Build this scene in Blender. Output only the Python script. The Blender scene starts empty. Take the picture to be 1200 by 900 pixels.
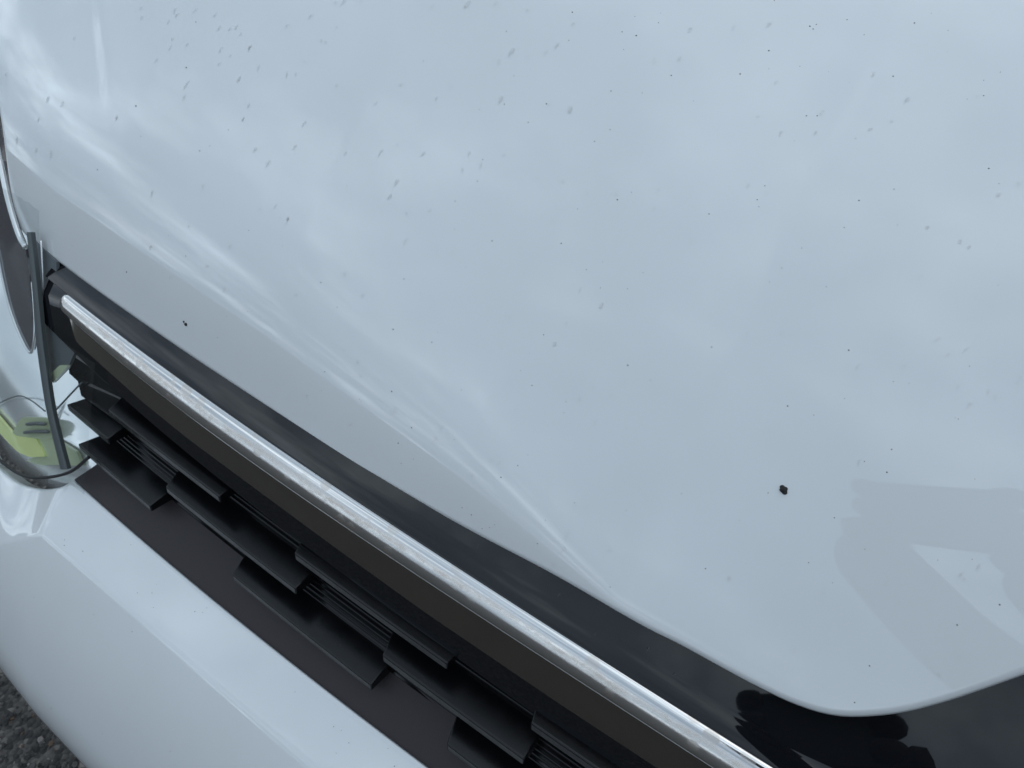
import bpy, bmesh, random
from mathutils import Vector, Matrix
import numpy as np
from math import radians, tan, sin, cos, pi
# ---- survey of the place: car axes X along the grille, Y back into the car, Z up (metres)
FPX = 901.0
def _axes(pitch=42.0, vp=(-1050., -360.)):
    d = np.array([vp[0]-600, 450-vp[1], -FPX]); X = -d/np.linalg.norm(d)
    uz = sin(radians(pitch)); a, b = X[0], X[1]; c = -X[2]*uz; R2 = 1-uz*uz
    A = 1+b*b/a/a; B = -2*c*b/a/a; C = c*c/a/a-R2
    uy = (-B+np.sqrt(B*B-4*A*C))/2/A
    U = np.array([(c-b*uy)/a, uy, uz])
    return np.stack([X, np.cross(U, X), U])
CM = _axes()
CAM = np.array([0.19725, -0.20462, 1.21137])
def ray(p):
    r = CM @ np.array([p[0]-600., 450.-p[1], -FPX]); return r/np.linalg.norm(r)
def on_plane(p, y0, z0, slope, dy=None):
    """point seen at p on the sheet through the line (y0,z0) that rises 'slope' degrees towards the car; dy(x) bends it in plan"""
    r = ray(p); n = np.array([0, -sin(radians(slope)), cos(radians(slope))])
    if dy is None: return CAM+r*(n @ (np.array([0, y0, z0])-CAM)/(n @ r))
    def g(t):
        P = CAM+np.multiply.outer(t, r); return n[1]*(P[..., 1]-y0-dy(P[..., 0]))+n[2]*(P[..., 2]-z0)
    ts = np.linspace(.1, 3, 800); k = np.where(g(ts) < 0)[0]; k = k[0]; a, b = ts[max(k-1, 0)], ts[k]
    for _ in range(40):
        m = (a+b)/2
        if g(m) < 0: b = m
        else: a = m
    return CAM+b*r
def on_surf(p, f, t0=.15, t1=5.):
    r = ray(p); ts = np.linspace(t0, t1, 1200)
    P = CAM[None]+ts[:, None]*r[None]
    g = P[:, 2]-f(P[:, 0], P[:, 1]); i = np.where(g < 0)[0]
    if len(i) == 0: return None
    i = i[0]; a, b = ts[max(i-1, 0)], ts[i]
    for _ in range(40):
        m = (a+b)/2; q = CAM+m*r
        if q[2]-f(q[0], q[1]) < 0: b = m
        else: a = m
    return CAM+b*r
def sweep_y(x): return .058*(np.asarray(x)+.05)**2          # the nose is slightly bowed in plan
# bonnet sheet
_S = np.concatenate([np.linspace(-.2, 0, 60)[:-1], np.linspace(0, .25, 300)[:-1], np.linspace(.25, 3.0, 300)])
T_EDGE, T_FAR, LAM = 51., 21., .42
def _gint(tau): 
    t = np.tan(np.radians(tau)); g = np.concatenate([[0], np.cumsum((t[1:]+t[:-1])/2*np.diff(_S))])
    return g-np.interp(0, _S, g)
_sp = np.maximum(_S, 0)
_tb = T_FAR+(T_EDGE-T_FAR)*np.exp(-_sp/LAM)
_GB = _gint(_tb)
_T = np.concatenate([[-3.], np.linspace(0, 4, 400)]); _I = np.concatenate([[-3.], np.concatenate([[0], np.cumsum(np.exp(-((_T[1:-1]+_T[2:])/2)**1.6)*np.diff(_T[1:]))])])
ROLL_D = 1.22
def roll_w(x): return np.interp(x, [-.70, -.42, -.20, -.02, .10], [.046, .040, .031, .016, .0025])
def smooth(e0, e1, x):
    t = np.clip((np.asarray(x)-e0)/(e1-e0), 0, 1); return t*t*(3-2*t)
def crease_x(y): return -.60 - .02*(y-.3)
def bonnet_z(x, y):
    x = np.asarray(x, float); y = np.asarray(y, float)
    yy = np.asarray(sweep_y(x)); s = y-(.0225+yy)
    w = roll_w(x)
    z = .8185+.6*yy + np.interp(s, _S, _GB)+ROLL_D*w*np.interp(np.clip(s/w, -3, 4), _T, _I)
    z = z-.03*(x-.27)**2*smooth(0, .5, s)
    d = (x+.426)*-.61+(y-.09)*-.79          # a shallow pressed fold on the headlight side, dying out towards the front
    z = z-.0026*smooth(0, .010, d)*smooth(.088, .15, y)*(1-smooth(.03, .16, d))
    z = z-.35*np.maximum(0, -.50-x)**2
    return z

# ================= camera, world, sun, exposure =================
SC = bpy.context.scene
COL = SC.collection
random.seed(7); rng = np.random.default_rng(7)
cd = bpy.data.cameras.new('camera'); cam = bpy.data.objects.new('camera', cd); COL.objects.link(cam)
cd.sensor_fit = 'HORIZONTAL'; cd.sensor_width = 36.0; cd.lens = FPX/1200*36.0
cd.clip_start = .01; cd.clip_end = 2000
m4 = Matrix.Identity(4)
for i in range(3):
    for j in range(3): m4[i][j] = float(CM[i, j])
    m4[i][3] = float(CAM[i])
cam.matrix_world = m4
cd.dof.use_dof = True; cd.dof.focus_distance = .50; cd.dof.aperture_fstop = 20.0
SC.camera = cam
CLX, CLY = 7.7, 15.1
SUN_EL, SUN_AZ = 48., 28.        # high behind thin cloud
W = bpy.data.worlds.new('World'); SC.world = W; W.use_nodes = True
nt = W.node_tree; nt.nodes.clear()
def N(t, typ, **kw):
    n = t.nodes.new(typ)
    for k, v in kw.items():
        if hasattr(n, k) and not k.startswith('in_'): setattr(n, k, v)
    return n
def math_(t, op, a, b=None, c=None, clamp=False):
    n = t.nodes.new('ShaderNodeMath'); n.operation = op; n.use_clamp = clamp
    for i, v in enumerate((a, b, c)):
        if v is None: continue
        if isinstance(v, (int, float)): n.inputs[i].default_value = v
        else: t.links.new(v, n.inputs[i])
    return n.outputs[0]
wo = N(nt, 'ShaderNodeOutputWorld'); bg = N(nt, 'ShaderNodeBackground')
sky = N(nt, 'ShaderNodeTexSky'); sky.sky_type = 'NISHITA'; sky.sun_disc = False
sky.sun_elevation = radians(SUN_EL); sky.sun_rotation = radians(SUN_AZ); sky.air_density = 1.; sky.dust_density = 1.5
tc = N(nt, 'ShaderNodeTexCoord'); sx = N(nt, 'ShaderNodeSeparateXYZ')
nt.links.new(tc.outputs['Generated'], sx.inputs[0])
den = math_(nt, 'ADD', math_(nt, 'MAXIMUM', sx.outputs[2], 0.), .30)
cx = math_(nt, 'DIVIDE', sx.outputs[0], den); cy = math_(nt, 'DIVIDE', sx.outputs[1], den)
cb = N(nt, 'ShaderNodeCombineXYZ'); nt.links.new(cx, cb.inputs[0]); nt.links.new(cy, cb.inputs[1])
def wnoise(scale, detail, off):
    mp = N(nt, 'ShaderNodeMapping'); mp.inputs['Location'].default_value = off; nt.links.new(cb.outputs[0], mp.inputs[0])
    n = N(nt, 'ShaderNodeTexNoise'); n.inputs['Scale'].default_value = scale; n.inputs['Detail'].default_value = detail
    n.inputs['Roughness'].default_value = .55; nt.links.new(mp.outputs[0], n.inputs['Vector']); return n.outputs[0]
n1 = wnoise(.75, 7, (3.1, 1.7, 0)); n2 = wnoise(1.9, 5, (CLX, CLY, 0))
cr = N(nt, 'ShaderNodeValToRGB'); nt.links.new(n1, cr.inputs[0])     # cloud cover: thick almost everywhere
cr.color_ramp.elements[0].position = .28; cr.color_ramp.elements[0].color = (.55, .55, .55, 1)
cr.color_ramp.elements[1].position = .50; cr.color_ramp.elements[1].color = (1, 1, 1, 1)
cc = N(nt, 'ShaderNodeValToRGB'); nt.links.new(n2, cc.inputs[0])     # cloud brightness
e = cc.color_ramp.elements
e[0].position = .34; e[0].color = (.30, .335, .38, 1); e[1].position = .80; e[1].color = (2.2, 2.35, 2.5, 1)
em = e.new(.50); em.color = (.48, .53, .60, 1); em = e.new(.60); em.color = (1, 1.03, 1.07, 1)
cs = N(nt, 'ShaderNodeMix', data_type='RGBA', blend_type='MULTIPLY'); cs.inputs[0].default_value = 1.
nt.links.new(cc.outputs[0], cs.inputs[6]); cs.inputs[7].default_value = (10.4, 11.6, 12.4, 1)
mx = N(nt, 'ShaderNodeMix', data_type='RGBA'); nt.links.new(cr.outputs[0], mx.inputs[0])
nt.links.new(sky.outputs[0], mx.inputs[6]); nt.links.new(cs.outputs[2], mx.inputs[7])
nt.links.new(mx.outputs[2], bg.inputs[0]); bg.inputs[1].default_value = .10
nt.links.new(bg.outputs[0], wo.inputs[0])
sd = bpy.data.lights.new('sun', 'SUN'); sd.energy = .5; sd.angle = radians(60); sd.color = (1, .97, .93)
so = bpy.data.objects.new('sun', sd); COL.objects.link(so)
# sun_rotation runs clockwise from +Y
az = radians(SUN_AZ); sdir = Vector((sin(az)*cos(radians(SUN_EL)), cos(az)*cos(radians(SUN_EL)), sin(radians(SUN_EL))))
so.rotation_euler = sdir.to_track_quat('Z', 'Y').to_euler()
vs = SC.view_settings; vs.view_transform = 'Standard'; vs.look = 'None'; vs.exposure = 0.13; vs.gamma = 1.0; vs.use_curve_mapping = False

# ================= materials =================
def mat(name, col, rough=.5, metal=0., coat=0., coat_rough=.03, spec=.5):
    m = bpy.data.materials.new(name); m.use_nodes = True
    b = m.node_tree.nodes['Principled BSDF']
    b.inputs['Base Color'].default_value = (*col, 1); b.inputs['Roughness'].default_value = rough
    b.inputs['Metallic'].default_value = metal; b.inputs['Coat Weight'].default_value = coat
    b.inputs['Coat Roughness'].default_value = coat_rough; b.inputs['Specular IOR Level'].default_value = spec
    b.inputs['Coat IOR'].default_value = 1.64
    return m
def pr(m): return m.node_tree.nodes['Principled BSDF']
def noise(m, scale, detail=4, rough=.55, stretch=None, loc=(0, 0, 0)):
    t = m.node_tree; tc = N(t, 'ShaderNodeTexCoord'); mp = N(t, 'ShaderNodeMapping')
    t.links.new(tc.outputs['Object'], mp.inputs[0]); mp.inputs['Location'].default_value = loc
    if stretch: mp.inputs['Scale'].default_value = stretch
    n = N(t, 'ShaderNodeTexNoise'); n.inputs['Scale'].default_value = scale; n.inputs['Detail'].default_value = detail
    n.inputs['Roughness'].default_value = rough; t.links.new(mp.outputs[0], n.inputs['Vector']); return n.outputs[0]
def ramp(m, src, stops):
    r = N(m.node_tree, 'ShaderNodeValToRGB'); m.node_tree.links.new(src, r.inputs[0]); e = r.color_ramp.elements
    while len(e) < len(stops): e.new(.5)
    for el, (p, c) in zip(e, stops):
        el.position = p; el.color = (c, c, c, 1) if isinstance(c, (int, float)) else (*c, 1)
    return r.outputs[0]
def bump(m, src, strength, dist, to=('Normal',)):
    b = N(m.node_tree, 'ShaderNodeBump'); b.inputs['Strength'].default_value = strength; b.inputs['Distance'].default_value = dist
    m.node_tree.links.new(src, b.inputs['Height'])
    for k in to: m.node_tree.links.new(b.outputs[0], pr(m).inputs[k])
def link(m, src, inp): m.node_tree.links.new(src, pr(m).inputs[inp])

white = mat('white_paint', (.70, .715, .72), .42, 0, 1.0, .008)
link(white, ramp(white, noise(white, 9, 5), [(.3, (.685, .70, .70)), (.7, (.715, .728, .735))]), 'Base Color')
gloss_black = mat('gloss_black_plastic', (.006, .0065, .008), .5, 0, .72, .03, .0)
link(gloss_black, ramp(gloss_black, noise(gloss_black, 30, 8, .7), [(.35, .01), (.8, .05)]), 'Coat Roughness')
chrome = mat('chrome', (.80, .80, .81), .14, 1.0)
def chrome_nodes(m):
    t = m.node_tree; at = N(t, 'ShaderNodeAttribute'); at.attribute_name = 'across'
    n1 = noise(m, 34, 9, .72, (.45, 1, 1)); n2 = noise(m, 220, 6, .75, (.6, 1, 1), (.3, .1, 0)); n3 = noise(m, 7, 3, .5, None, (1.7, 0, 0))
    # dried water line along the crown of the bar
    c = math_(t, 'ABSOLUTE', math_(t, 'SUBTRACT', math_(t, 'ADD', at.outputs['Fac'], math_(t, 'MULTIPLY', math_(t, 'SUBTRACT', n1, .5), .30)), .44))
    line = math_(t, 'SUBTRACT', 1., math_(t, 'DIVIDE', c, .085), None, True)
    stain = math_(t, 'MULTIPLY', math_(t, 'MULTIPLY', line, ramp(m, n2, [(.28, .15), (.68, 1.)])), ramp(m, n3, [(.3, .35), (.6, 1.)]), None, True)
    v = N(t, 'ShaderNodeTexVoronoi'); v.inputs['Scale'].default_value = 70; tc = N(t, 'ShaderNodeTexCoord'); t.links.new(tc.outputs['Object'], v.inputs['Vector'])
    spot = math_(t, 'MULTIPLY', ramp(m, v.outputs['Distance'], [(.30, 1.), (.36, 0.)]), ramp(m, n3, [(.48, 0.), (.58, .8)]))
    film = math_(t, 'MAXIMUM', stain, math_(t, 'MULTIPLY', spot, .55))
    mx = N(t, 'ShaderNodeMix', data_type='RGBA'); t.links.new(film, mx.inputs[0]); mx.inputs[6].default_value = (.75, .735, .72, 1); mx.inputs[7].default_value = (.60, .52, .45, 1)
    link(m, mx.outputs[2], 'Base Color')
    link(m, math_(t, 'ADD', ramp(m, n1, [(.35, .09), (.65, .13)]), math_(t, 'MULTIPLY', film, .30)), 'Roughness')
    link(m, math_(t, 'SUBTRACT', 1., math_(t, 'MULTIPLY', stain, .55)), 'Metallic')
    bump(m, n2, .03, .0005)
chrome_nodes(chrome)
smoked = mat('smoked_chrome', (.34, .315, .28), .14, 1.0)
link(smoked, ramp(smoked, noise(smoked, 40, 9, .75, (.3, 1, 1)), [(.3, .10), (.7, .22)]), 'Roughness')
satin = mat('satin_black_plastic', (.004, .0042, .005), .18, 0, 0, .1, .40)
bump(satin, noise(satin, 1400, 3), .07, .0006)
link(satin, ramp(satin, noise(satin, 45, 8, .7), [(.35, .15), (.7, .24)]), 'Roughness')
plate_m = mat('weathered_black_plastic', (.030, .024, .026), .5, 0, 0, .1, .3)
bump(plate_m, noise(plate_m, 1100, 3), .15, .0006)
rubber = mat('grey_rubber', (.07, .083, .085), .4)
gap_m = mat('dark_gasket', (.01, .01, .011), .6)
housing_m = mat('silver_housing', (.92, .93, .93), .16, .65)
dark_refl_m = mat('painted_dark_reflection', (.045, .04, .052), .18, 0, 1., .03)  # dark reflection on the lens, put into a base colour
lime_m = mat('painted_lime_reflection', (.84, .90, .36), .3, 0, .6, .05)  # yellow-green reflection in the headlight, painted as base colour
pale_lime_m = mat('painted_pale_reflection', (.50, .56, .36), .3, 0, .6, .05)  # paler zones of the same painted reflection
grey_m = mat('grey_plastic', (.10, .115, .12), .3)
rim_m = mat('polished_rim', (.86, .87, .87), .12, .7)
skin_m = mat('skin', (.35, .2, .14), .5)
coat_m = mat('dark_jacket_cloth', (.02, .021, .026), .85)
trous_m = mat('dark_trouser_cloth', (.02, .022, .03), .9)
hair_m = mat('brown_hair', (.03, .018, .01), .6)
shoe_m = mat('black_shoe', (.01, .01, .01), .4)
phone_m = mat('black_phone', (.01, .01, .012), .2)
dirt_m = mat('dark_grit', (.012, .011, .010), .7)
def lens_mat():
    m = bpy.data.materials.new('clear_lens'); m.use_nodes = True; t = m.node_tree; t.nodes.clear()
    o = N(t, 'ShaderNodeOutputMaterial'); a = N(t, 'ShaderNodeBsdfTransparent'); g = N(t, 'ShaderNodeBsdfGlossy'); x = N(t, 'ShaderNodeMixShader')
    a.inputs[0].default_value = (.93, .95, .95, 1); g.inputs['Roughness'].default_value = .01
    f = N(t, 'ShaderNodeFresnel'); ge = N(t, 'ShaderNodeNewGeometry')
    t.links.new(math_(t, 'SUBTRACT', 1.5, math_(t, 'MULTIPLY', ge.outputs['Backfacing'], .8333)), f.inputs[0])      # the same from either side of the thin shell
    t.links.new(f.outputs[0], x.inputs[0]); t.links.new(a.outputs[0], x.inputs[1]); t.links.new(g.outputs[0], x.inputs[2]); t.links.new(x.outputs[0], o.inputs[0])
    return m
lens_m = lens_mat()
def water_mat(name, k):
    m = mat(name, (1, 1, 1), 0.); t = m.node_tree; b = pr(m); b.inputs['Transmission Weight'].default_value = 1.; b.inputs['IOR'].default_value = 1.33
    a = N(t, 'ShaderNodeBsdfTransparent'); x = N(t, 'ShaderNodeMixShader'); x.inputs[0].default_value = k
    t.links.new(a.outputs[0], x.inputs[1]); t.links.new(b.outputs[0], x.inputs[2]); t.links.new(x.outputs[0], t.nodes['Material Output'].inputs[0]); return m
water_m = water_mat('water', .68); water_thin = water_mat('thin_water', .48)
asphalt = mat('asphalt', (.05, .05, .05), .85)
def asphalt_nodes(m):
    t = m.node_tree; tc = N(t, 'ShaderNodeTexCoord'); v = N(t, 'ShaderNodeTexVoronoi'); v.inputs['Scale'].default_value = 130
    t.links.new(tc.outputs['Object'], v.inputs['Vector'])
    hs = N(t, 'ShaderNodeSeparateColor'); t.links.new(v.outputs['Color'], hs.inputs[0])
    link(m, ramp(m, hs.outputs[0], [(0., (.02, .019, .018)), (.5, (.05, .046, .042)), (.85, (.09, .08, .072)), (1., (.17, .15, .13))]), 'Base Color')
    bump(m, v.outputs['Distance'], .9, -.006)
asphalt_nodes(asphalt)
stone_ms = [mat('chipping_%s' % n, c, .8) for n, c in (('dark', (.03, .028, .027)), ('grey', (.075, .07, .066)), ('brown', (.10, .065, .045)), ('pale', (.20, .18, .165)))]

# ================= mesh helpers =================
def obj(name, verts, faces, m, parent=None, smooth=True, matrix=None):
    me = bpy.data.meshes.new(name)
    me.from_pydata([tuple(float(c) for c in v) for v in verts], [], faces); me.update()
    bm = bmesh.new(); bm.from_mesh(me); bmesh.ops.remove_doubles(bm, verts=bm.verts, dist=1e-6)
    bmesh.ops.recalc_face_normals(bm, faces=bm.faces); bm.to_mesh(me); bm.free()
    if smooth:
        for p in me.polygons: p.use_smooth = True
    for mm in (m if isinstance(m, list) else [m]): me.materials.append(mm)
    o = bpy.data.objects.new(name, me); COL.objects.link(o)
    if parent: o.parent = parent
    return o
def bevel(o, w, seg=2, ang=30):
    b = o.modifiers.new('bevel', 'BEVEL'); b.width = w; b.segments = seg; b.limit_method = 'ANGLE'; b.angle_limit = radians(ang)
    b.harden_normals = True; return o
def solid(o, t, off=-1.):
    s = o.modifiers.new('solidify', 'SOLIDIFY'); s.thickness = t; s.offset = off; return o
def face_toward(o, d):
    """turn all faces of an open sheet so that they face direction d"""
    me = o.data; s = sum((p.normal.dot(Vector(d))*p.area for p in me.polygons))
    if s < 0: me.flip_normals()
    return o
def grid_faces(nu, nv, off=0, closed_u=False):
    f = []
    for i in range(nu if closed_u else nu-1):
        for j in range(nv-1):
            a = off+i*nv+j; b = off+((i+1) % nu)*nv+j
            f.append((a, b, b+1, a+1))
    return f
def grid(rows): 
    nv = len(rows[0]); return [p for r in rows for p in r], grid_faces(len(rows), nv)
def tag(o, label=None, cat=None, group=None, kind=None):
    if label: o['label'] = label
    if cat: o['category'] = cat
    if group: o['group'] = group
    if kind: o['kind'] = kind
    return o
def thing(name, loc, label, cat, group=None):
    o = bpy.data.objects.new(name, None); COL.objects.link(o); o.location = loc; o.empty_display_size = .1
    return tag(o, label, cat, group)
def tube(path, r, n=8):
    path = [Vector(p) for p in path]; V = []; k = len(path)
    for i, p in enumerate(path):
        d = (path[min(i+1, k-1)]-path[max(i-1, 0)]).normalized(); a = d.orthogonal().normalized()
        if i: a = (pa-d*pa.dot(d)).normalized()
        pa = a; b = d.cross(a); rr = r[i] if hasattr(r, '__len__') else r
        V += [p+(a*cos(2*pi*j/n)+b*sin(2*pi*j/n))*rr for j in range(n)]
    F = []
    for i in range(k-1):
        for j in range(n): F.append((i*n+j, i*n+(j+1) % n, (i+1)*n+(j+1) % n, (i+1)*n+j))
    F.append(tuple(range(n))[::-1]); F.append(tuple((k-1)*n+j for j in range(n)))
    return V, F
def blob(rx, ry, rz, seg=10, rings=6, jit=0.):
    V = []; F = []
    for i in range(rings+1):
        t = pi*i/rings
        for j in range(seg):
            a = 2*pi*j/seg; k = 1+random.uniform(-jit, jit)
            V.append((rx*k*sin(t)*cos(a), ry*k*sin(t)*sin(a), rz*k*cos(t)))
    for i in range(rings):
        for j in range(seg):
            F.append((i*seg+j, i*seg+(j+1) % seg, (i+1)*seg+(j+1) % seg, (i+1)*seg+j))
    return V, F
class Curve:
    """a line along the car's nose: y and z as smooth functions of x"""
    def __init__(self, pts, deg=3, sm=0.):
        P = np.array(sorted([tuple(p) for p in pts])); xs = self.xs = np.linspace(P[0, 0]-.001, P[-1, 0]+.001, 600)
        self.x0, self.x1 = P[0, 0], P[-1, 0]; dx = xs[1]-xs[0]
        def fit(col):
            if not sm: return np.polyval(np.polyfit(P[:, 0], P[:, col], deg), xs)
            v = np.interp(xs, P[:, 0], P[:, col]); w = max(1, int(sm/dx))
            k = np.hanning(2*w+3); k /= k.sum(); return np.convolve(np.pad(v, w+1, mode='reflect', reflect_type='odd'), k, 'valid')
        self.y, self.z = fit(1), fit(2)
    def __call__(self, x):
        ex = (sweep_y(x)-sweep_y(self.x1)) if x > self.x1 else 0.
        return np.array([x, float(np.interp(x, self.xs, self.y))+ex, float(np.interp(x, self.xs, self.z))])
def sheet_pts(px, y0, z0, s, dy=sweep_y): return [on_plane(p, y0, z0, s, dy) for p in px]
def px_path(pts, n):
    P = np.array(pts, float); d = np.concatenate([[0], np.cumsum(np.hypot(*np.diff(P, axis=0).T))]); t = np.linspace(0, d[-1], n)
    return np.stack([np.interp(t, d, P[:, 0]), np.interp(t, d, P[:, 1])], 1)
def spl(pts, n):
    """Catmull-Rom through the points"""
    P = np.array(pts, float); Q = np.vstack([2*P[0]-P[1], P, 2*P[-1]-P[-2]]); out = []
    m = len(P)-1
    for t in np.linspace(0, m-1e-9, n):
        i = int(t); u = t-i; a, b, c, d = Q[i:i+4]
        out.append(.5*((2*b)+(c-a)*u+(2*a-5*b+4*c-d)*u*u+(3*b-a-3*c+d)*u**3))
    return np.array(out)

# ================= ground =================
XR = .80                       # how far the nose is built towards the other side
v = [(-300, -300, 0), (300, -300, 0), (300, 300, 0), (-300, 300, 0)]
ground = obj('asphalt_ground', v, [(0, 1, 2, 3)], asphalt, smooth=False); tag(ground, kind='structure')
V, F, MI = [], [], []
for k in range(5200):
    gx, gy = rng.uniform(-1.35, -.30), rng.uniform(-.62, .22); r = rng.choice([.0025, .0035, .0048, .0065], p=[.35, .35, .22, .08])*rng.uniform(.8, 1.25)
    bv, bf = blob(r, r*rng.uniform(.65, 1), r*rng.uniform(.45, .8), 6, 3, .18); a = rng.uniform(0, 6.28); o0 = len(V)
    for q in bv: V.append((gx+q[0]*cos(a)-q[1]*sin(a), gy+q[0]*sin(a)+q[1]*cos(a), r*.2+q[2]))
    F += [tuple(i+o0 for i in f) for f in bf]; mi = int(rng.choice(4, p=[.42, .38, .12, .08])); MI += [mi]*len(bf)
ch = bpy.data.meshes.new('asphalt_chippings'); ch.from_pydata(V, [], F); ch.update()
for mm in stone_ms: ch.materials.append(mm)
ch.polygons.foreach_set('material_index', MI)
cho = bpy.data.objects.new('asphalt_chippings', ch); COL.objects.link(cho)
tag(cho, 'rough grey and brown stone chippings of the asphalt below the bumper', 'asphalt', kind='stuff')

# ================= the car =================
car = thing('white_car', (.10, .3, 0), 'white car seen close at the front, with bonnet, grille and headlight', 'car')
MI4 = Matrix.Translation((-.10, -.3, 0))
def part(name, V, F, m, parent=car, **k):
    o = obj(name, V, F, m, None, **k); o.parent = parent
    o.matrix_parent_inverse = MI4
    return o

# ---- bonnet
edge_px = spl([(24, 266), (31, 274), (50, 290), (116.6, 339.7), (200, 398), (300, 465), (400, 531.5), (450, 561), (550, 617.5), (650, 670), (750, 727),
               (800, 751.7), (867, 788), (905, 807), (933, 819), (967, 829), (1000, 832), (1050, 827.5), (1100, 815), (1150, 798), (1200, 780), (1260, 757), (1340, 727)], 220)
Bc = [on_surf(p, bonnet_z) for p in edge_px]
side_px = spl([(24, 266), (13, 224), (0, 129), (-16, 60), (-32, 0), (-48, -60)], 40)
Lc = [q for q in (on_surf(p, bonnet_z) for p in side_px) if q is not None]
# beyond the notch for the badge the bonnet edge goes on up and across
last = Bc[-1]
for k in range(1, 26):
    x = last[0]+k*.02; y = last[1]+.0*k; Bc.append(np.array([x, y, float(bonnet_z(x, y))]))
Bc = np.array(Bc); Lc = np.array(Lc)
bl = np.concatenate([[0], np.cumsum(np.hypot(*np.diff(Bc[:, :2], axis=0).T))]); 
NU, NV = 300, 130
us = np.linspace(0, 1, NU)
def resample(C, t):
    d = np.concatenate([[0], np.cumsum(np.linalg.norm(np.diff(C, axis=0), axis=1))]); d /= d[-1]
    return np.stack([np.interp(t, d, C[:, k]) for k in range(3)], 1)
Bu = resample(Bc, us)
DEEP = .95
vv = np.linspace(0, 1, NV)**1.7
ld = np.linalg.norm(np.diff(Lc, axis=0), axis=1).sum()
Lext = np.vstack([Lc, [Lc[-1]+np.array([-.05, .25, 0]), Lc[-1]+np.array([-.08, .80, 0])]])
Lv = resample(Lext, vv)
rows = []
for i, u in enumerate(us):
    w = float(smooth(0, .22, u)); r = []
    for j in range(NV):
        p = Bu[i, :2]+(1-w)*(Lv[j, :2]-Lv[0, :2])+w*np.array([0, vv[j]*DEEP])
        r.append(np.array([p[0], p[1], float(bonnet_z(p[0], p[1]))]))
    rows.append(r)
rows = np.array(rows)
def bonnet_n(x, y, e=1e-3):
    n = np.array([-(bonnet_z(x+e, y)-bonnet_z(x-e, y))/2/e, -(bonnet_z(x, y+e)-bonnet_z(x, y-e))/2/e, 1.]); return n/np.linalg.norm(n)
# crease: a shallow fold of the sheet on the headlight side
def lip(P, out, n, r=.0045):
    C = P-n*r; return [C+r*(n*cos(a)+out*sin(a)) for a in (radians(35), radians(70), radians(105), radians(150))]+[C+r*(n*cos(2.6)+out*sin(2.6))-n*.012-out*.006]
V, F = grid(rows)
nb = len(V)
# rolled lip along the front edge
prev = None
bord = [(i*NV, rows[i][0]) for i in range(NU)]
side = [(j, rows[0][j]) for j in range(NV-1, 0, -1)]
loop = side+bord
for k, (idx, P) in enumerate(loop):
    a = loop[max(k-1, 0)][1]; b = loop[min(k+1, len(loop)-1)][1]; t = b-a; t /= np.linalg.norm(t)
    n = bonnet_n(P[0], P[1]); out = np.cross(t, n); out /= np.linalg.norm(out)
    cen = np.array([.1, .4, .9])
    if out @ (cen-P) > 0: out = -out
    o0 = len(V); V += lip(P, out, n)
    cur = [idx]+list(range(o0, len(V)))
    if prev:
        for q in range(len(cur)-1): F.append((prev[q], cur[q], cur[q+1], prev[q+1]))
    prev = cur
bonnet = part('bonnet', V, F, white); face_toward(bonnet, (0, -.7, .7))

# ---- lines of the grille
c_gap = Curve(sheet_pts([(52, 322), (74, 338), (155, 400), (273, 488), (400, 575), (450, 605.5), (500, 637), (550, 668), (675, 748), (725, 786), (837, 862), (905, 889)], 0, .8, 50))
c_bot = Curve(sheet_pts([(71, 357), (85, 379), (110, 401), (143, 422), (163, 443), (247, 504), (293, 538), (400, 614), (500, 681), (594, 743), (669, 793), (762, 849), (826, 893)], -.002, .797, 60))
c_oliv = Curve(sheet_pts([(70, 366), (78, 386), (86, 397), (100, 411), (120, 429), (167, 471), (220, 514), (343, 605), (400, 647), (500, 719), (650, 821), (770, 900)], -.0085, .7865, 80), sm=.008)
c_lip = Curve(sheet_pts([(51, 380), (86, 412), (134, 456), (260, 567), (348, 636), (440, 701), (530, 766), (620, 833), (710, 900)], -.012, .770, 80))
XF = float(sheet_pts([(51, 330)], 0, .8, 50)[0][0])       # left end of the black frame
XC = float(sheet_pts([(70, 352)], 0, .8, 50)[0][0])       # left end of the chrome bar
xs_frame = np.linspace(XF, XR, 160)

grille_rows = []
ROW_PX = {1: [(133, 476), (218, 546), (257, 580), (342, 650), (518, 784), (618, 853)],
          2: [(82, 471), (131, 511), (195, 569), (260, 623), (342, 692.5), (442.7, 772.7), (610, 893)],
          3: [(94, 518), (177, 592), (271.7, 673), (432, 804.7), (520.7, 875)]}
ROW = {}
for r, px in ROW_PX.items():
    P = np.array(sheet_pts(px, -.014, .76, 65)); ROW[r] = (float(np.mean(P[:, 1]-sweep_y(P[:, 0]))), float(np.mean(P[:, 2])))
print('ROWS', ROW)
# backing panel with fine ribs
def back_line(z): return -.014+(z-.76)/tan(radians(65))+.024
Z_TOP, Z_BOT = .775, .672
prof = []; z = Z_TOP; pitch = .0042
while z > Z_BOT:
    yb = back_line(z)
    prof += [(yb, z), (yb, z-pitch*.52), (yb-.0016, z-pitch*.60), (yb-.0016, z-pitch*.92)]; z -= pitch
side_px2 = [(84, 425), (86, 437), (96, 446), (100, 462), (112, 472), (150, 520), (165, 560), (150, 590)]
bx = np.linspace(-.412, XR, 120)
V, F = grid([[np.array([x, y+sweep_y(x), zz]) for (y, zz) in prof] for x in bx])
grille = part('grille', V, F, satin, smooth=False); face_toward(grille, (0, -1, .3))
def sub(name, V, F, m, parent=grille, **k):
    o = obj(name, V, F, m, None, **k); o.parent = parent
    return o
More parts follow.
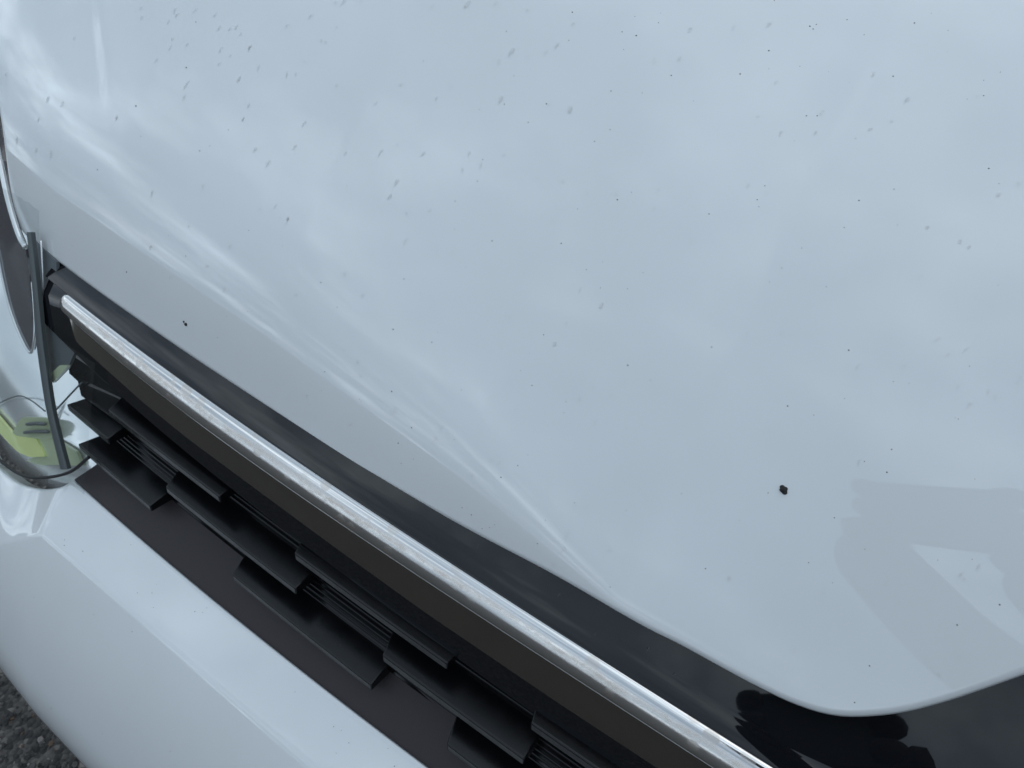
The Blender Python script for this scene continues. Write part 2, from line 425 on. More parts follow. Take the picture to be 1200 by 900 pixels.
# frame: black band under the bonnet edge, cheek round the chrome bar, lip and roof of the opening
V, F = [], []
rows_f = []
for x in xs_frame:
    g = c_gap(x); l = c_lip(x); top = []
    for k in range(14, 0, -1):
        d = .012*k if k < 6 else .06+.02*(k-5)
        sl = radians(30 if k < 6 else 33)
        top.append(np.array([x, g[1]+d, g[2]+d*tan(radians(30))]))
    rows_f.append(top+[g+[0, .0, .0], g+[0, -.0012, -.0012], g+[0, .0022, -.0035], c_bot(max(x, c_bot.x0))*[0, 1, 1]+[x, .0045, .0], l+[0, .0012, .0035], l+[0, .0, .001], l+[0, .001, -.0008], l+[0, .03, -.003]])
# left return of the frame
first = [p.copy() for p in rows_f[0]]
rows_f.insert(0, [p+np.array([-.0015, .002, -.0006]) for p in first]); rows_f.insert(0, [p+np.array([-.002, .03, -.004]) for p in first])
V, F = grid(rows_f)
frame = sub('frame', V, F, gloss_black); bevel(frame, .0008, 2, 28)
face_toward(frame, (0, -.5, .8))
# chrome bar: rounded section, domed left end
V, F = [], []
NS = 22; rows_c = []
xs_bar = np.concatenate([XC+.011*(1-np.cos(np.linspace(0, pi/2, 12))), np.linspace(XC+.012, XR, 150)])
for x in xs_bar:
    T = c_gap(x)+[0, -.0006, -.0010]; B = c_bot(max(x, c_bot.xs[0])); B = np.array([x, B[1]-.0005, B[2]-.0006])
    c = (T+B)/2; h = (T-B)/2; e = min(1., max(.02, 1-((XC+.011-x)/.011)**2 if x < XC+.011 else 1.))**.5
    t = h/np.linalg.norm(h); n = np.array([0, -t[2], t[1]]); n = n if n[1] < 0 else -n
    hw = np.linalg.norm(h)*e; r = []
    for a in np.linspace(-25, 205, NS):
        ca, sa = cos(radians(a)), sin(radians(a))
        ca2 = np.sign(ca)*abs(ca)**.85
        r.append(c+t*hw*ca2+n*(hw*.46*(np.sign(sa)*abs(sa)**.8)-.001))
    rows_c.append(r)
V, F = grid(rows_c)
bar = sub('chrome_bar', V, F, chrome)
at_ = bar.data.attributes.new('across', 'FLOAT', 'POINT'); kd = np.array([[*p] for p in V]); lk_ = {}
for q, r in zip(kd, list(np.linspace(0, 1, NS))*len(rows_c)): lk_[tuple(np.round(q, 5))] = r
for i, vx in enumerate(bar.data.vertices): at_.data[i].value = lk_.get(tuple(np.round(np.array(vx.co), 5)), .5)
face_toward(bar, (0, -.7, .7))
# smoked strip under the chrome bar
rows_o = []
for x in np.concatenate([np.linspace(c_oliv.x0+.0005, -.36, 40), np.linspace(-.355, XR, 120)]):
    B = c_bot(max(x, c_bot.x0)); O = c_oliv(x); B = np.array([x, B[1]+.003, B[2]+.001]); O = B+(O-B)*float(smooth(-.002, .022, x-c_oliv.x0))
    rows_o.append([B, B*.67+O*.33, B*.33+O*.67, O, O+[0, .0006, -.0012], O+[0, .004, -.002]])
V, F = grid(rows_o); strip = sub('smoked_strip', V, F, smoked); bevel(strip, .0005, 2, 30); face_toward(strip, (0, -1, .2))

# ---- slats: shelves in three staggered rows
def slat(row, xl, xr, skew_l, skew_r):
    y, z = ROW[row]; th = .0078; dep = .027; ch = .003
    def q(x, yy, zz): return np.array([x, yy+float(sweep_y(x)), zz])
    n = 14; xx = np.linspace(xl, xr, n); rows_ = []
    for k, x in enumerate(xx):
        f = k/(n-1); xb = x+skew_l*(1-f)+skew_r*f
        rows_.append([q(xb, y+dep, z+.0005), q(x, y, z), q(x, y-.0009, z-th), q(xb, y+dep, z-th-.004)])
    V, F = grid(rows_); nn = len(rows_); 
    F += [tuple(i*4+3 for i in range(0)) or (0, 1, 2, 3), tuple((nn-1)*4+i for i in (3, 2, 1, 0))]
    for i in range(nn-1): F.append((i*4+3, (i+1)*4+3, (i+1)*4, i*4))
    o = sub('slat', V, F, satin); bevel(o, .0014, 3, 30); return o
def xat(row, p):
    y, z = ROW[row]; r = ray(p); t = (z-CAM[2])/r[2]; return float((CAM+t*r)[0])
SL = [(1, (133, 476), (258, 581), -.008, .0), (1, (342, 650), (519, 784), -.010, .0), (1, (618, 853), None, -.010, 0),
      (2, (82, 471), (131, 511), .012, .0), (2, (195, 569), (343, 693), -.010, .0), (2, (442.7, 772.7), (612, 893), -.010, 0), (2, (705, 960), None, -.010, 0),
      (3, (94, 518), (177, 592), .010, .0), (3, (271.7, 673), (433, 805), -.010, 0), (3, (520.7, 875), (700, 1010), -.010, 0), (3, (780, 1060), None, -.010, 0)]
for row, a, b, s0, s1 in SL:
    xl = xat(row, a); slat(row, xl, xat(row, b) if b else xl+.15, s0, s1)
# side wall that closes the opening towards the headlight
wall = [np.array(p) for p in sheet_pts([(84, 412), (86, 437), (96, 446), (100, 463)], .006, .765, 65)]
V = wall+[p+np.array([.03, .03, 0]) for p in wall]; F = [(i, i+1, i+5, i+4) for i in range(3)]
V2 = wall+[np.array([-.33, wall[0][1], wall[0][2]]), np.array([-.33, wall[-1][1], wall[-1][2]])]
F2 = [(0, 1, 2, 3, 5, 4)]
side_wall = sub('side_wall', V2, F2, satin, smooth=False); solid(side_wall, .004)
# lower plate
c_pl = Curve(sheet_pts([(87, 562), (218, 678), (350, 780), (499, 898)], -.014, .76, 65), 2)
rows_p = []
for k, x in enumerate(np.linspace(c_pl.x0, XR, 90)):
    P = c_pl(x); sk = .020*max(0, 1-k/14)
    rows_p.append([P+[sk, .040, .0215], P+[sk*.6, .02, .0115], P+[sk*.1, .003, .0022], P+[0, .0007, .0006], P+[0, 0, -.0012], P+[0, .002, -.008]])
V, F = grid(rows_p); plate = sub('lower_plate', V, F, plate_m); face_toward(plate, (0, -.5, .8)); bevel(plate, .0008, 2, 35)

# ---- headlight
LY, LZ, LS = -.0625, .656, 64.
def lens_dy(x): return .32*np.minimum(0, np.asarray(x)+.43)**2
def on_lens(p, depth=0.):
    n = np.array([0, -sin(radians(LS)), cos(radians(LS))])
    return on_plane(p, LY-n[1]*depth, LZ-n[2]*depth, LS, lens_dy)
_lt = [(-14, 536), (0, 549), (22, 566), (48, 573), (70, 571), (84, 566)]
_Lb = np.array(sorted((on_lens(a)[0], (on_lens(a)[2]-LZ)/sin(radians(LS))) for a in _lt))
def lens_low(x): return float(np.interp(x, _Lb[:, 0], _Lb[:, 1]))-.002
_Lx = np.array([(q[1], q[0]) for q in Lc]+[(Lc[-1][1]+.3, Lc[-1][0]-.06)])
def lens_sheet(depth, x0, x1, l0, l1, nx=24, nl=20, tilt=0.):
    n = np.array([0, -sin(radians(LS)), cos(radians(LS))]); d = np.array([0, cos(radians(LS)), sin(radians(LS))]); R = []
    for x in np.linspace(x0, x1, nx):
        l0 = lens_low(x)-depth*.3; b = np.array([x, LY+float(lens_dy(x)), LZ])-n*depth; top = l0+.01
        for l in np.arange(l0, l1, .002):          # stops under the bonnet and behind the black frame
            P = b+d*l-n*(tilt*max(0, l))
            if (x > XF-.004 and P[2] > .772) or (x > np.interp(P[1], _Lx[:, 0], _Lx[:, 1])-.015 and P[1] > .030+sweep_y(x) and P[2] > bonnet_z(P[0], P[1])-.014): break
            top = l
        R.append([b+d*l-n*(tilt*max(0, l)) for l in np.linspace(l0, top, nl)])
    return grid(R)
V, F = lens_sheet(.022, -.80, -.406, -.08, .36, 80, tilt=.40)
hl = part('headlight', V, F, housing_m); face_toward(hl, (0, -1, .4)); solid(hl, .004)
def hsub(name, V, F, m, **k):
    o = obj(name, V, F, m, None, **k); o.parent = hl; return o
V, F = lens_sheet(0., -.80, -.405, -.05, .36, 80, 24)
lens = hsub('lens', V, F, lens_m); face_toward(lens, (0, -1, .4))
def inset(name, px, depth, m, thick=.003, n=40, closed_spline=True):
    P = [tuple(q) for q in px]
    q = px_path(P+[P[0]], n)[:-1] if not closed_spline else spl(P+[P[0]], n)[:-1]
    top = [on_lens(a, depth) for a in q]; nn = np.array([0, -sin(radians(LS)), cos(radians(LS))])
    V = top+[p-nn*thick for p in top]; k = len(top)
    F = [tuple(range(k))]+[(i, (i+1) % k, (i+1) % k+k, i+k) for i in range(k)]
    return hsub(name, V, F, m, smooth=False)
inset('painted_dark_reflection', [(-10, 118), (-3, 150), (6, 200), (19, 262), (30, 292), (35, 330), (40, 385), (37, 412), (25, 396), (12, 362), (4, 330), (-2, 300), (-10, 260), (-13, 190)], .015, dark_refl_m)  # dark lens reflection modelled as an inset shape
V, F = tube([on_lens(p, .0145) for p in spl([(-10, 262), (-2, 300), (4, 330), (12, 362), (25, 396), (37, 413), (41, 380), (38, 330)], 50)], .0014)
hsub('dark_reflection_rim', V, F, rim_m)  # bright outline added round the modelled dark reflection
V, F = tube([on_lens(p, .006) for p in spl([(-14, 129), (0, 190), (10, 236), (22, 275), (30, 290)], 30)], .0028)
hsub('edge_trim', V, F, rim_m)
inset('painted_lime_reflection', [(-12, 478), (0, 491), (9, 502), (18, 511), (42, 514), (53, 535), (35, 536), (21, 530), (7, 516), (-14, 492)], .017, lime_m, closed_spline=False)  # mirrored yellow-green cut out as a solid shape
inset('pale_lime_reflection', [(42, 513), (58, 510), (90, 530), (96, 546), (66, 545), (45, 545), (30, 540), (40, 536), (53, 535)], .019, pale_lime_m, closed_spline=False)  # paler zone of the mirrored lime, also a modelled shape
for a_, b_ in (((30, 497.5), (54, 497)), ((27, 507), (58, 506))):      # grey bands of the lime reflection, modelled as two slim bars
    V, F = tube([on_lens(q, .014) for q in spl([a_, ((a_[0]+b_[0])/2, a_[1]-1.2), b_], 14)], [.0006]+[.0019]*12+[.0006]); hsub('painted_reflection_bar', V, F, grey_m)
inset('lime_reflection_surround', [(14, 508), (23, 492), (34, 489), (60, 492), (62, 512), (42, 514), (20, 513)], .0175, pale_lime_m)  # pale lime of the reflection painted around its grey bands
V, F = tube([on_lens(p, .018) for p in spl([(-12, 480), (0, 472), (21, 464), (36, 469), (53, 482)], 30)], .0007); hsub('seam', V, F, grey_m)
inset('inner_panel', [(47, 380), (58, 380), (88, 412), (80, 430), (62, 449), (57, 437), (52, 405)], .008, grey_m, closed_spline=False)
inset('lime_reflection_tip', [(57, 440), (70, 428), (80, 428), (62, 448)], .006, pale_lime_m, closed_spline=False)  # yellow-green tip of the reflection, painted on an inset
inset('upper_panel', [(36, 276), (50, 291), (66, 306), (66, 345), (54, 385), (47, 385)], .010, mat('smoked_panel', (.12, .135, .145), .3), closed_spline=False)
V, F = tube([on_lens(p, .006) for p in spl([(48, 282), (50, 320), (51, 372)], 12)], .0009); hsub('seam', V, F, rim_m)
V, F = tube([on_lens(p, .016) for p in spl([(66, 480), (80, 465), (96, 448)], 12)], .0009); hsub('seam', V, F, grey_m)
# upright divider across the lens
dl = spl([(31, 272), (35, 310), (38.5, 350), (41, 390), (46, 430), (53.5, 478), (62, 515), (70.5, 550)], 40); dr = spl([(36, 272), (40.5, 310), (44.8, 350), (48.6, 390), (53.6, 430), (60.8, 478), (69.4, 515), (78.8, 550)], 40)
R = []
for a, b in zip(dl, dr):
    A_, B_ = on_lens(a, -.001), on_lens(b, -.001); nn = np.array([0, -sin(radians(LS)), cos(radians(LS))])
    R.append([A_-nn*.004, A_, A_*.5+B_*.5+nn*.0016, B_, B_-nn*.004])
V, F = grid(R); dv = hsub('divider', V, F, rubber); bevel(dv, .0004, 2, 40); face_toward(dv, (0, -1, .4))
# gasket and sill along the bottom of the lens
bot = spl([(-20, 520), (0, 539.5), (24, 556), (49, 560), (81, 553.5), (104, 536)], 60)
V, F = tube([on_lens(p, -.0005) for p in bot], .0016); hsub('gasket', V, F, gap_m)

# ---- bumper
R = []; lab = []
kx = on_plane((50, 626), -.0635, .653, 35, sweep_y)
arc = [(0, 0)]; phi = 50.; y = z = 0.
for k in range(40):
    l = .008; phi = 50+ (16*k/18 if k < 18 else 16+27*(k-18)/12 if k < 30 else 43+45*(k-30)/10)
    y -= l*cos(radians(phi)); z -= l*sin(radians(phi)); arc.append((y, z))
def column(T, K, hide=.010):
    col = [T+[0, hide, -.012], T+[0, .0022, -.0022], T+[0, .0006, -.0004], T*.985+K*.015]
    dn = np.linalg.norm(K-T); f1 = 1-.0035/dn; A = T*(1-f1)+K*f1; B = K+np.array([0, arc[1][0]*.45, arc[1][1]*.45])
    for f in np.linspace(.08, f1, 7): col.append(T*(1-f)+K*f)
    for t in (.2, .4, .6, .8, 1.): col.append(A*(1-t)**2+K*2*t*(1-t)+B*t*t)
    return col+[K+[0, a, b] for a, b in arc[2:]]
c_cr = Curve(sheet_pts([(50, 626), (120, 687), (188, 744), (270, 815), (350, 884)], -.0635, .653, 35), 2)
# left of the corner the crease runs round under the headlight
lt = [(-14, 536), (0, 549), (22, 566), (48, 573), (70, 571), (84, 566)]
lk = [(-16, 641), (0, 637), (20, 633), (36, 629), (44, 627.5), (50, 626)]
AY = np.array([a for a, b in arc]); AZ = np.array([b for a, b in arc])
def face_y(x, z): return kx[1]+float(sweep_y(x)-sweep_y(kx[0]))+float(np.interp(z-kx[2], AZ[30::-1], AY[30::-1]))
def on_face(p):
    r = ray(p); ts = np.linspace(.4, 1.6, 1500); P = CAM+np.multiply.outer(ts, r)
    for q in P:
        if q[2] < kx[2]+.004 and q[1] > face_y(q[0], min(q[2], kx[2])): return np.array([q[0], face_y(q[0], min(q[2], kx[2])), min(q[2], kx[2])])
    return P[-1]
A3 = [on_lens(a, .001) for a in lt]; K3 = [on_face(b) for b in lk[:-1]]+[kx]
def fk(x, z): return np.array([x, face_y(x, z), z])
k0 = K3[0]
LT = spl([A3[0]+[-.20, .10, .06], A3[0]+[-.09, .03, .03]]+A3[:-1]+[c_pl(c_pl.x0)+[-.003, -.0006, -.0022]], 80); LK = spl([fk(k0[0]-.22, k0[2]-.06), fk(k0[0]-.09, k0[2]-.04)]+K3, 80)
print('K3', np.round(K3, 3).tolist())
for T, K in zip(LT, LK):
    dn = np.linalg.norm(K-T); col = [T+[0, .010, -.012], T+[0, .0022, -.0022], T+[0, .0006, -.0004], T*.985+K*.015]; f1 = 1-.0035/dn; A = T*(1-f1)+K*f1
    rest = []
    for k in range(len(arc)-2):
        # the same number of rows as the straight part, shared out below this column's own crease
        u = (k+1)/(len(arc)-2); q = u*(len(arc)-1); a0 = float(np.interp(K[2]-kx[2], AZ[::-1], np.arange(len(arc))[::-1])); q = a0+u*(len(arc)-1-a0)
        a_, b_ = np.interp(q, np.arange(len(arc)), AY), np.interp(q, np.arange(len(arc)), AZ)
        rest.append(np.array([K[0], kx[1]+float(sweep_y(K[0])-sweep_y(kx[0]))+a_, kx[2]+b_]))
    B = K+(rest[0]-K)*.45
    for f in np.linspace(.08, f1, 7): col.append(T*(1-f)+K*f)
    for t in (.2, .4, .6, .8, 1.): col.append(A*(1-t)**2+K*2*t*(1-t)+B*t*t)
    R.append(col+rest)
for x in np.linspace(kx[0]+.002, XR, 110):
    R.append(column(c_pl(max(x, c_pl.x0))*[0, 1, 1]+[x, -.0006, -.0022], c_cr(x)))
V, F = grid(R); bumper = part('bumper', V, F, white); face_toward(bumper, (0, -1, .5))
# dark underside so that the nose is closed behind the bumper and the grille
V = [(-.8, .20, .30), (XR, .20, .30), (XR, .12, .98), (-.8, .12, .98)]
V = [(-.85, .16, .25), (XR, .16, .25), (XR, .16, .80), (-.85, .16, .80)]
inner = part('inner_panel', V, [(0, 1, 2, 3)], gap_m, smooth=False); solid(inner, .01)

# ================= drops and grit on the bonnet =================
def frame_on(P, n, d):
    x = d-n*(d@n); x /= np.linalg.norm(x); y = np.cross(n, x)
    return Matrix(((x[0], y[0], n[0], P[0]), (x[1], y[1], n[1], P[1]), (x[2], y[2], n[2], P[2]), (0, 0, 0, 1)))
def drop_mesh(k):
    """a shallow bead of water with a tail; x points up the slope"""
    V = []; F = []; seg, rings = 14, 5; tail = (.0, .6, 1.6, 3.0, .3, 1.0)[k]; w = 1.
    for i in range(rings+1):
        t = i/rings; rr = cos(t*pi/2) if False else 1-t
        for j in range(seg):
            a = 2*pi*j/seg; x = cos(a); yv = sin(a)
            if x < 0: yv *= (1-.55*min(1, tail/3)*abs(x)); x *= 1+tail
            h = .6*(1-rr*rr)
            jit = 1+.06*sin(3*a+k)
            V.append((x*rr*jit, yv*rr*jit*.55, h*(.6 if x < -1 else 1)-.02))
    for i in range(rings):
        for j in range(seg): F.append((i*seg+j, i*seg+(j+1) % seg, (i+1)*seg+(j+1) % seg, (i+1)*seg+j))
    o = obj('raindrop', V, F, water_m); me = o.data; bpy.data.objects.remove(o); return me
DM = [drop_mesh(k) for k in range(6)]
DT = [me.copy() for me in DM]
for me in DT: me.materials[0] = water_thin
def reg(x0, y0, s, pts): return [(x0+a/s, y0+b/s) for a, b in pts]
DROPS = reg(0, 0, 4, [(350, 178), (225, 465), (292, 490), (183, 560), (545, 555), (170, 705), (240, 720), (80, 655), (30, 350), (660, 40), (665, 85), (820, 50), (830, 70), (793, 100), (920, 45), (1010, 70), (1030, 130), (1080, 135), (1108, 128), (1128, 160), (808, 183), (798, 222), (877, 210), (732, 283), (1035, 235), (1080, 263), (1030, 298), (1170, 222), (1122, 370), (878, 393), (865, 455), (1140, 560)])
DROPS += reg(100, 0, 3, [(580, 165), (610, 235), (540, 280), (710, 258), (740, 262), (770, 217), (830, 140), (845, 150), (885, 95), (880, 12), (970, 5), (793, 58), (710, 92), (885, 298), (1110, 297), (1020, 365), (575, 370), (555, 420), (770, 435), (738, 515), (598, 525), (645, 572), (235, 678), (615, 735), (670, 722), (710, 773), (915, 540), (1040, 535), (1095, 510), (1190, 540), (1130, 750), (1127, 845), (415, 655), (110, 415), (230, 870)])
DROPS += reg(500, 0, 3, [(22, 22), (243, 13), (355, 35), (515, 85), (355, 203), (460, 158), (418, 185), (255, 215), (85, 305), (35, 345), (430, 370), (150, 540), (125, 600), (190, 580), (272, 545), (388, 627), (412, 655), (480, 637), (565, 680), (665, 685), (815, 665), (800, 735), (12, 740), (40, 882), (92, 888), (445, 778), (945, 520), (930, 850), (800, 212), (925, 105), (890, 205)])
DROPS += reg(850, 0, 3, [(155, 85), (30, 95), (520, 260), (180, 288), (115, 410), (340, 395), (195, 468), (318, 466), (510, 455), (640, 350), (80, 650), (145, 680), (295, 592), (885, 340), (960, 685), (710, 800), (825, 850), (858, 868), (1030, 648), (585, 428)])
DROPS += reg(100, 250, 3, [(430, 185), (300, 225), (365, 45), (912, 212), (975, 290), (740, 288), (960, 520), (968, 572), (970, 660), (935, 740), (810, 715), (510, 115), (490, 268), (712, 20), (910, 480), (780, 640)])
THIN = reg(450, 300, 3, [(220, 130), (252, 153), (445, 210), (642, 235), (410, 315), (690, 115), (735, 460), (690, 500), (845, 435), (800, 490), (465, 540), (205, 600), (185, 640), (375, 720), (405, 725), (745, 582), (785, 585), (715, 880), (310, 770), (675, 872), (40, 538)])
THIN += reg(850, 280, 3, [(75, 345), (200, 330), (235, 335), (420, 148), (688, 130), (750, 350), (850, 385), (785, 405), (632, 445), (467, 448), (820, 518), (925, 535), (950, 550), (862, 580), (155, 675), (470, 782), (1035, 490)])
THIN += reg(800, 600, 3, [(495, 285), (715, 253), (665, 295), (980, 218), (990, 235), (1040, 190), (975, 505), (900, 570), (165, 235), (395, 485)])
THIN += reg(500, 600, 2.667, [(430, 115), (400, 160), (440, 70), (575, 120), (945, 205)])
BIG = [(465, 213), (457, 230), (548, 5), (600, 60), (587, 116), (668, 128), (650, 403), (705, 358), (403, 2)]
DL = {'short': ('small clear raindrop with a short tail lying on the white bonnet', 'raindrops scattered over the bonnet'),
      'thin': ('thin slanted streak of water on the lower part of the white bonnet', 'thin water streaks on the bonnet'),
      'big': ('larger rounded bead of water among the small drops on the white bonnet', 'larger water beads on the bonnet'),
      'band': ('dark bead of water on the glossy black band under the bonnet edge', 'water beads on the black band')}
def px_far(p): return p[0] > 420 and rng.uniform() < .75      # the drops away from the headlight corner have half dried
def put_drop(p, size, k, ratio=1., kind='short'):
    if kind == 'band':
        g0 = c_gap(0.); P = on_plane(p, g0[1], g0[2], 30, lambda x: sweep_y(x)); n = np.array([0, -.5, .866])
    else:
        P = on_surf(p, bonnet_z)
        if P is None or P[1] < .01: return
        n = bonnet_n(P[0], P[1])
    g = np.array([.12, .75, .65])
    M4 = frame_on(P-n*.0001, n, g+rng.normal(0, .2, 3)); d = np.linalg.norm(P-CAM)
    s = size*d/FPX
    o = bpy.data.objects.new('raindrop', DT[k] if kind == 'thin' or (kind == 'short' and px_far(p)) else DM[k]); COL.objects.link(o); o.matrix_world = M4 @ Matrix.Diagonal((s*ratio, s, s*.75, 1))
    tag(o, DL[kind][0], 'raindrop', DL[kind][1])
for p in DROPS: put_drop(p, rng.uniform(2.2, 3.3), int(rng.choice([0, 1, 2, 4, 5])), rng.uniform(.8, 1.25))
for p in THIN: put_drop(p, rng.uniform(1.7, 2.5), int(rng.choice([2, 3])), rng.uniform(1., 1.4), 'thin')
for p in BIG: put_drop(p, rng.uniform(3.6, 5.), int(rng.choice([1, 5])), .9, 'big')
for p in [(370, 556), (333, 540), (508, 637), (697, 743), (612, 676), (655, 697), (760, 760), (560, 640), (790, 790), (270, 472)]: put_drop(p, rng.uniform(1.4, 3.0), int(rng.choice([0, 4])), 1.1, 'band')
# grit
GRIT = reg(500, 0, 3, [(815, 80), (737, 125), (500, 142), (307, 267), (687, 112), (860, 265), (645, 456), (590, 497), (421, 365), (273, 366), (197, 561), (178, 637), (100, 707), (98, 806), (230, 847), (473, 855), (720, 676), (670, 702), (648, 320), (280, 110), (185, 385), (993, 752), (357, 430), (732, 58), (512, 43)])
GRIT += reg(850, 0, 3, [(172, 2), (297, 92), (320, 86), (309, 102), (428, 69), (665, 81), (153, 178), (488, 122), (590, 268), (908, 336), (323, 407), (285, 407), (458, 487), (926, 592), (593, 665), (470, 705), (112, 702), (118, 727), (139, 653), (418, 800), (262, 233), (52, 260)])
GRIT += reg(100, 250, 3, [(145, 206), (353, 150), (345, 383), (325, 495), (828, 243), (1120, 231), (885, 330), (1082, 407), (842, 557), (1077, 626), (1147, 753), (575, 60), (570, 345), (465, 437), (1100, 808)])
GRIT += reg(450, 300, 3, [(711, 48), (761, 112), (856, 115), (70, 80), (168, 303), (561, 277), (32, 258), (272, 471), (520, 455), (632, 551), (936, 437), (1152, 320), (857, 384), (27, 476), (97, 603), (247, 646), (470, 737), (411, 778), (640, 512)])
GRIT += reg(850, 280, 3, [(355, 168), (434, 391), (858, 447), (419, 561), (219, 587), (585, 740), (489, 782), (150, 893), (568, 820)])
GRIT += reg(800, 600, 3, [(443, 178), (657, 541), (1115, 326), (80, 199), (605, 670), (965, 397), (533, 20)])
GRIT += reg(450, 520, 4, [(80, 92), (138, 72), (627, 102), (548, 157), (756, 358), (719, 468), (366, 300), (410, 333), (495, 393), (519, 380), (460, 398), (1060, 672), (893, 277)])
GRIT += reg(0, 0, 4, [(637, 497), (457, 796), (873, 317), (1070, 609), (983, 684), (936, 707), (918, 103)])
GRIT += [(rng.uniform(60, 1190), rng.uniform(5, 700)) for _ in range(70)]
V, F = [], []
for i, p in enumerate(GRIT):
    P = on_surf(p, bonnet_z)
    if P is None or P[1] < .02: continue
    d = np.linalg.norm(P-CAM); s = d/FPX*(rng.uniform(.45, .95) if i < len(GRIT)-70 else rng.uniform(.3, .5))
    n = bonnet_n(P[0], P[1]); M4 = frame_on(P, n, np.array([1., 0, 0])); bv, bf = blob(s, s*.8, s*.6, 6, 4, .2); o0 = len(V)
    V += [M4 @ Vector(q) for q in bv]; F += [tuple(a+o0 for a in f) for f in bf]
tag(obj('grit', V, F, dirt_m), 'tiny dark specks of road grit sprinkled over the white bonnet', 'grit', kind='stuff')
V, F = [], []
def stick(P, n, s):
    M4 = frame_on(P, n, np.array([1., 0, 0])); bv, bf = blob(s, s*.8, s*.5, 6, 4, .2); o0 = len(V)
    V.extend(M4 @ Vector(q) for q in bv); F.extend(tuple(a+o0 for a in f) for f in bf)
for k in range(20):      # flecks on the sloping top of the bumper and on its face
    u, w = rng.uniform(0, 1), rng.uniform(.08, .92); x = -.40+.45*u; T = c_pl(max(x, c_pl.x0)); K = c_cr(x); P = T*(1-w)+K*w; n = np.array([0, -.574, .819]); stick(P+n*.0003, n, rng.uniform(.0002, .0005))
for p in [(100, 690), (60, 760), (150, 830), (110, 720), (210, 845), (180, 800), (60, 830), (260, 880), (40, 700), (120, 860), (200, 880), (90, 650), (155, 740)]:
    P = on_face(p); stick(P, np.array([0, -.85, .5]), rng.uniform(.0002, .0005))
tag(obj('grit', V, F, dirt_m), 'dark flecks of road grit on the white bumper below the grille', 'grit', kind='stuff')
def speck(px, lobes, label):
    P = on_surf(px, bonnet_z); d = np.linalg.norm(P-CAM)/FPX; n = bonnet_n(P[0], P[1]); M4 = frame_on(P, n, np.array([1., 0, 0])); V, F = [], []
    for dx, dy_, r in lobes:
        bv, bf = blob(r*d, r*d*.9, r*d*.7, 12, 8, .10); o0 = len(V)
        V += [M4 @ (Vector(q)+Vector((dx*d, dy_*d, r*d*.15))) for q in bv]; F += [tuple(a+o0 for a in f) for f in bf]
    tag(obj('tar_speck', V, F, dirt_m), label, 'speck', 'tar specks stuck on the bonnet')
speck((918, 574), [(0, 0, 4.1), (2.2, -2.0, 3.0), (-2.0, 2.0, 2.8), (1.6, 2.0, 2.4)], 'largest black tar speck, alone low on the right of the bonnet')
speck((218, 380), [(0, 0, 2.1), (-4, 1.4, 1.2)], 'pair of small black specks above the chrome bar on the left of the bonnet')

# ================= the photographer, mirrored in the paint =================
glove_m = mat('dark_glove_cloth', (.03, .026, .026), .8)
person = thing('person', (.82, -.60, 0), 'person in dark clothes holding up a phone, mirrored in the paint', 'person')
fwd = Vector((-.82, .57, 0)).normalized(); rgt = Vector((fwd.y, -fwd.x, 0))
base = Vector((.82, -.60, 0))
def L(x, y, z): return base+rgt*x+fwd*y+Vector((0, 0, z))
def skin(name, nodes, edges, m, parent, sub=1, roots=()):
    me = bpy.data.meshes.new(name); me.from_pydata([tuple(n[0]) for n in nodes], edges, []); o = bpy.data.objects.new(name, me); COL.objects.link(o)
    sm = o.modifiers.new('skin', 'SKIN'); sm.use_smooth_shade = True
    for i, n in enumerate(nodes):
        sv = me.skin_vertices[0].data[i]; r = n[1]; sv.radius = r if isinstance(r, tuple) else (r, r); sv.use_root = (i == 0 or i in roots)
    ss = o.modifiers.new('sub', 'SUBSURF'); ss.levels = sub; ss.render_levels = sub
    dg = bpy.context.evaluated_depsgraph_get(); me2 = bpy.data.meshes.new_from_object(o.evaluated_get(dg))
    bpy.data.objects.remove(o)
    for p in me2.polygons: p.use_smooth = True
    me2.materials.clear(); me2.materials.append(m)
    o = bpy.data.objects.new(name, me2); COL.objects.link(o); o.parent = parent; o.matrix_parent_inverse = Matrix.Translation(-base); return o
camv = Vector(CAM); view = Vector(CM @ np.array([0, 0, -1.])); cr_ = Vector(CM @ np.array([1., 0, 0])); cu_ = Vector(CM @ np.array([0, 1., 0]))
ph = camv-view*.016-cu_*.02+cr_*.055        # middle of the phone, lens at its upper corner
def wrist(s): return ph+cr_*(s*.085)-cu_*.055-view*.03
n = [(L(0, -.08, .92), (.15, .12)), (L(0, .0, 1.08), (.135, .105)), (L(0, .10, 1.24), (.16, .11)), (L(0, .17, 1.32), (.10, .085)), (L(0, .235, 1.37), .055), (L(0, .29, 1.42), (.075, .085)), (L(0, .31, 1.50), (.07, .08))]
ed = [(0, 1), (1, 2), (2, 3), (3, 4), (4, 5), (5, 6)]
for s in (-1, 1):
    i = len(n)
    sh = L(s*.18, .15, 1.29); wr = wrist(s)-view*.015-cu_*.01; el = wr+(Vector((.14, -.24, .09)) if s < 0 else Vector((.20, -.16, .03))); tip = wr+(wr-el).normalized()*.03
    n += [(sh, .082), (el, .072), (wr, .05), (tip, .045)]; ed += [(3, i), (i, i+1), (i+1, i+2), (i+2, i+3)]
    i = len(n)
    n += [(L(s*.09, -.07, .84), .095), (L(s*.10, .03, .49), .062), (L(s*.10, -.01, .09), .042), (L(s*.11, .13, .035), .035)]; ed += [(0, i), (i, i+1), (i+1, i+2), (i+2, i+3)]
body = skin('body', n, ed, coat_m, person, 2)
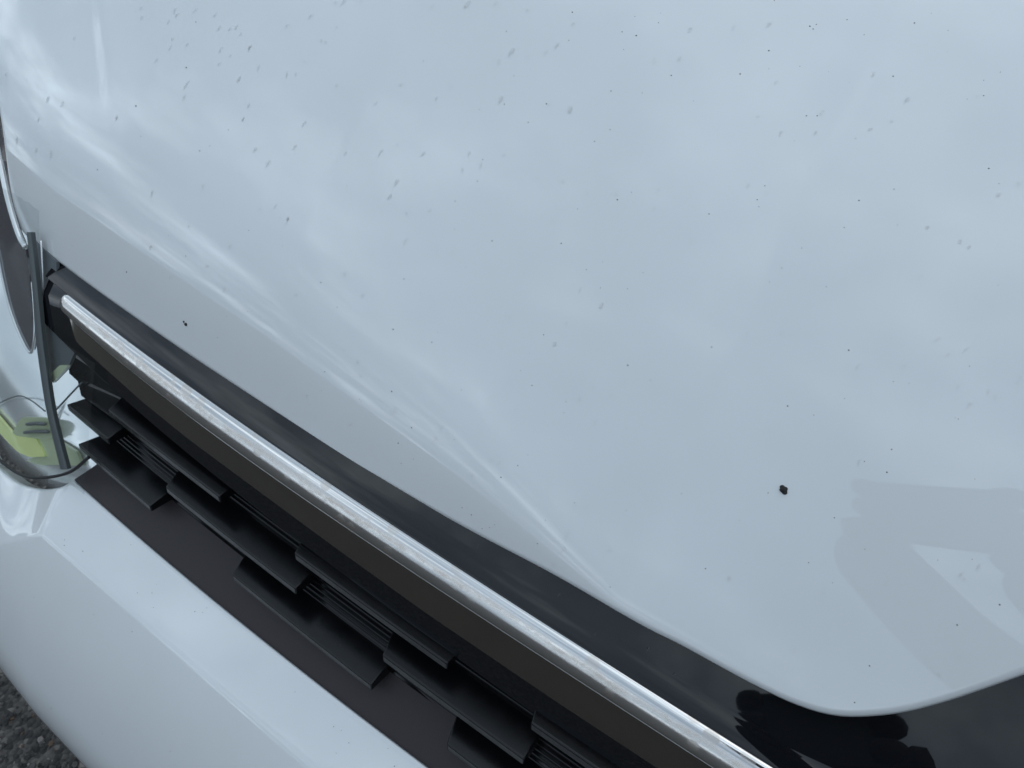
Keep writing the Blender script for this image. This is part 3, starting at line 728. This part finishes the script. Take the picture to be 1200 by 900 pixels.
for s in (-1, 1):
    w = wrist(s); hb = ph+cr_*(s*.062)-cu_*.02-view*.012
    hn = [(w-view*.01, .026), (w.lerp(hb, .55), (.040, .026)), (hb, (.046, .022))]; he = [(0, 1), (1, 2)]; roots = []
    for k in range(4):                    # each finger its own chain, rooted inside the palm and folded round the phone's edge
        b0 = hb+cu_*(.025*(k-1.05)); l = (.9, 1., .95, .78)[k]; i = len(hn); roots.append(i)
        hn += [(b0+cr_*(s*.002), .0125), (b0+cr_*(s*.020)+view*.006, .012), (b0+cr_*(s*.008)+view*(.022*l), .011), (b0+view*(.020*l)-cr_*(s*.014*l), .010)]; he += [(i, i+1), (i+1, i+2), (i+2, i+3)]
    i = len(hn); roots.append(i)
    hn += [(w.lerp(hb, .6)-view*.004, .012), (hb-view*.018-cr_*(s*.010)-cu_*.002, .0105), (hb-view*.016-cr_*(s*.034)+cu_*.012, .009)]; he += [(i, i+1), (i+1, i+2)]
    skin('hand', hn, he, glove_m, person, 1, roots)
V, F = blob(.082, .10, .125, 16, 10); c = L(0, .30, 1.47)
face = obj('face', [c+rgt*q[0]+fwd*(q[1]+(.018 if abs(q[0]) < .02 and q[1] > .07 and abs(q[2]) < .04 else 0))+Vector((0, 0, q[2])) for q in V], F, skin_m); face.parent = person; face.matrix_parent_inverse = Matrix.Translation(-base)
hair = obj('hair', [c+rgt*q[0]*1.08+fwd*(q[1]*1.06-.012)+Vector((0, 0, q[2]*1.06+.02)) for q in V if q[2] > -.14], F, hair_m); hair.parent = person; hair.matrix_parent_inverse = Matrix.Translation(-base)
a, b, t = .037, .075, .004
V = [ph+cr_*(sx_*b)+cu_*(sy_*a)-view*(sz_*t) for sx_ in (-1, 1) for sy_ in (-1, 1) for sz_ in (0, 2)]
F = [(0, 1, 3, 2), (4, 6, 7, 5), (0, 4, 5, 1), (2, 3, 7, 6), (0, 2, 6, 4), (1, 5, 7, 3)]
phone = obj('phone', V, F, phone_m, smooth=False); bevel(phone, .004, 3); tag(phone, 'black phone held sideways in both hands in front of the car', 'phone')
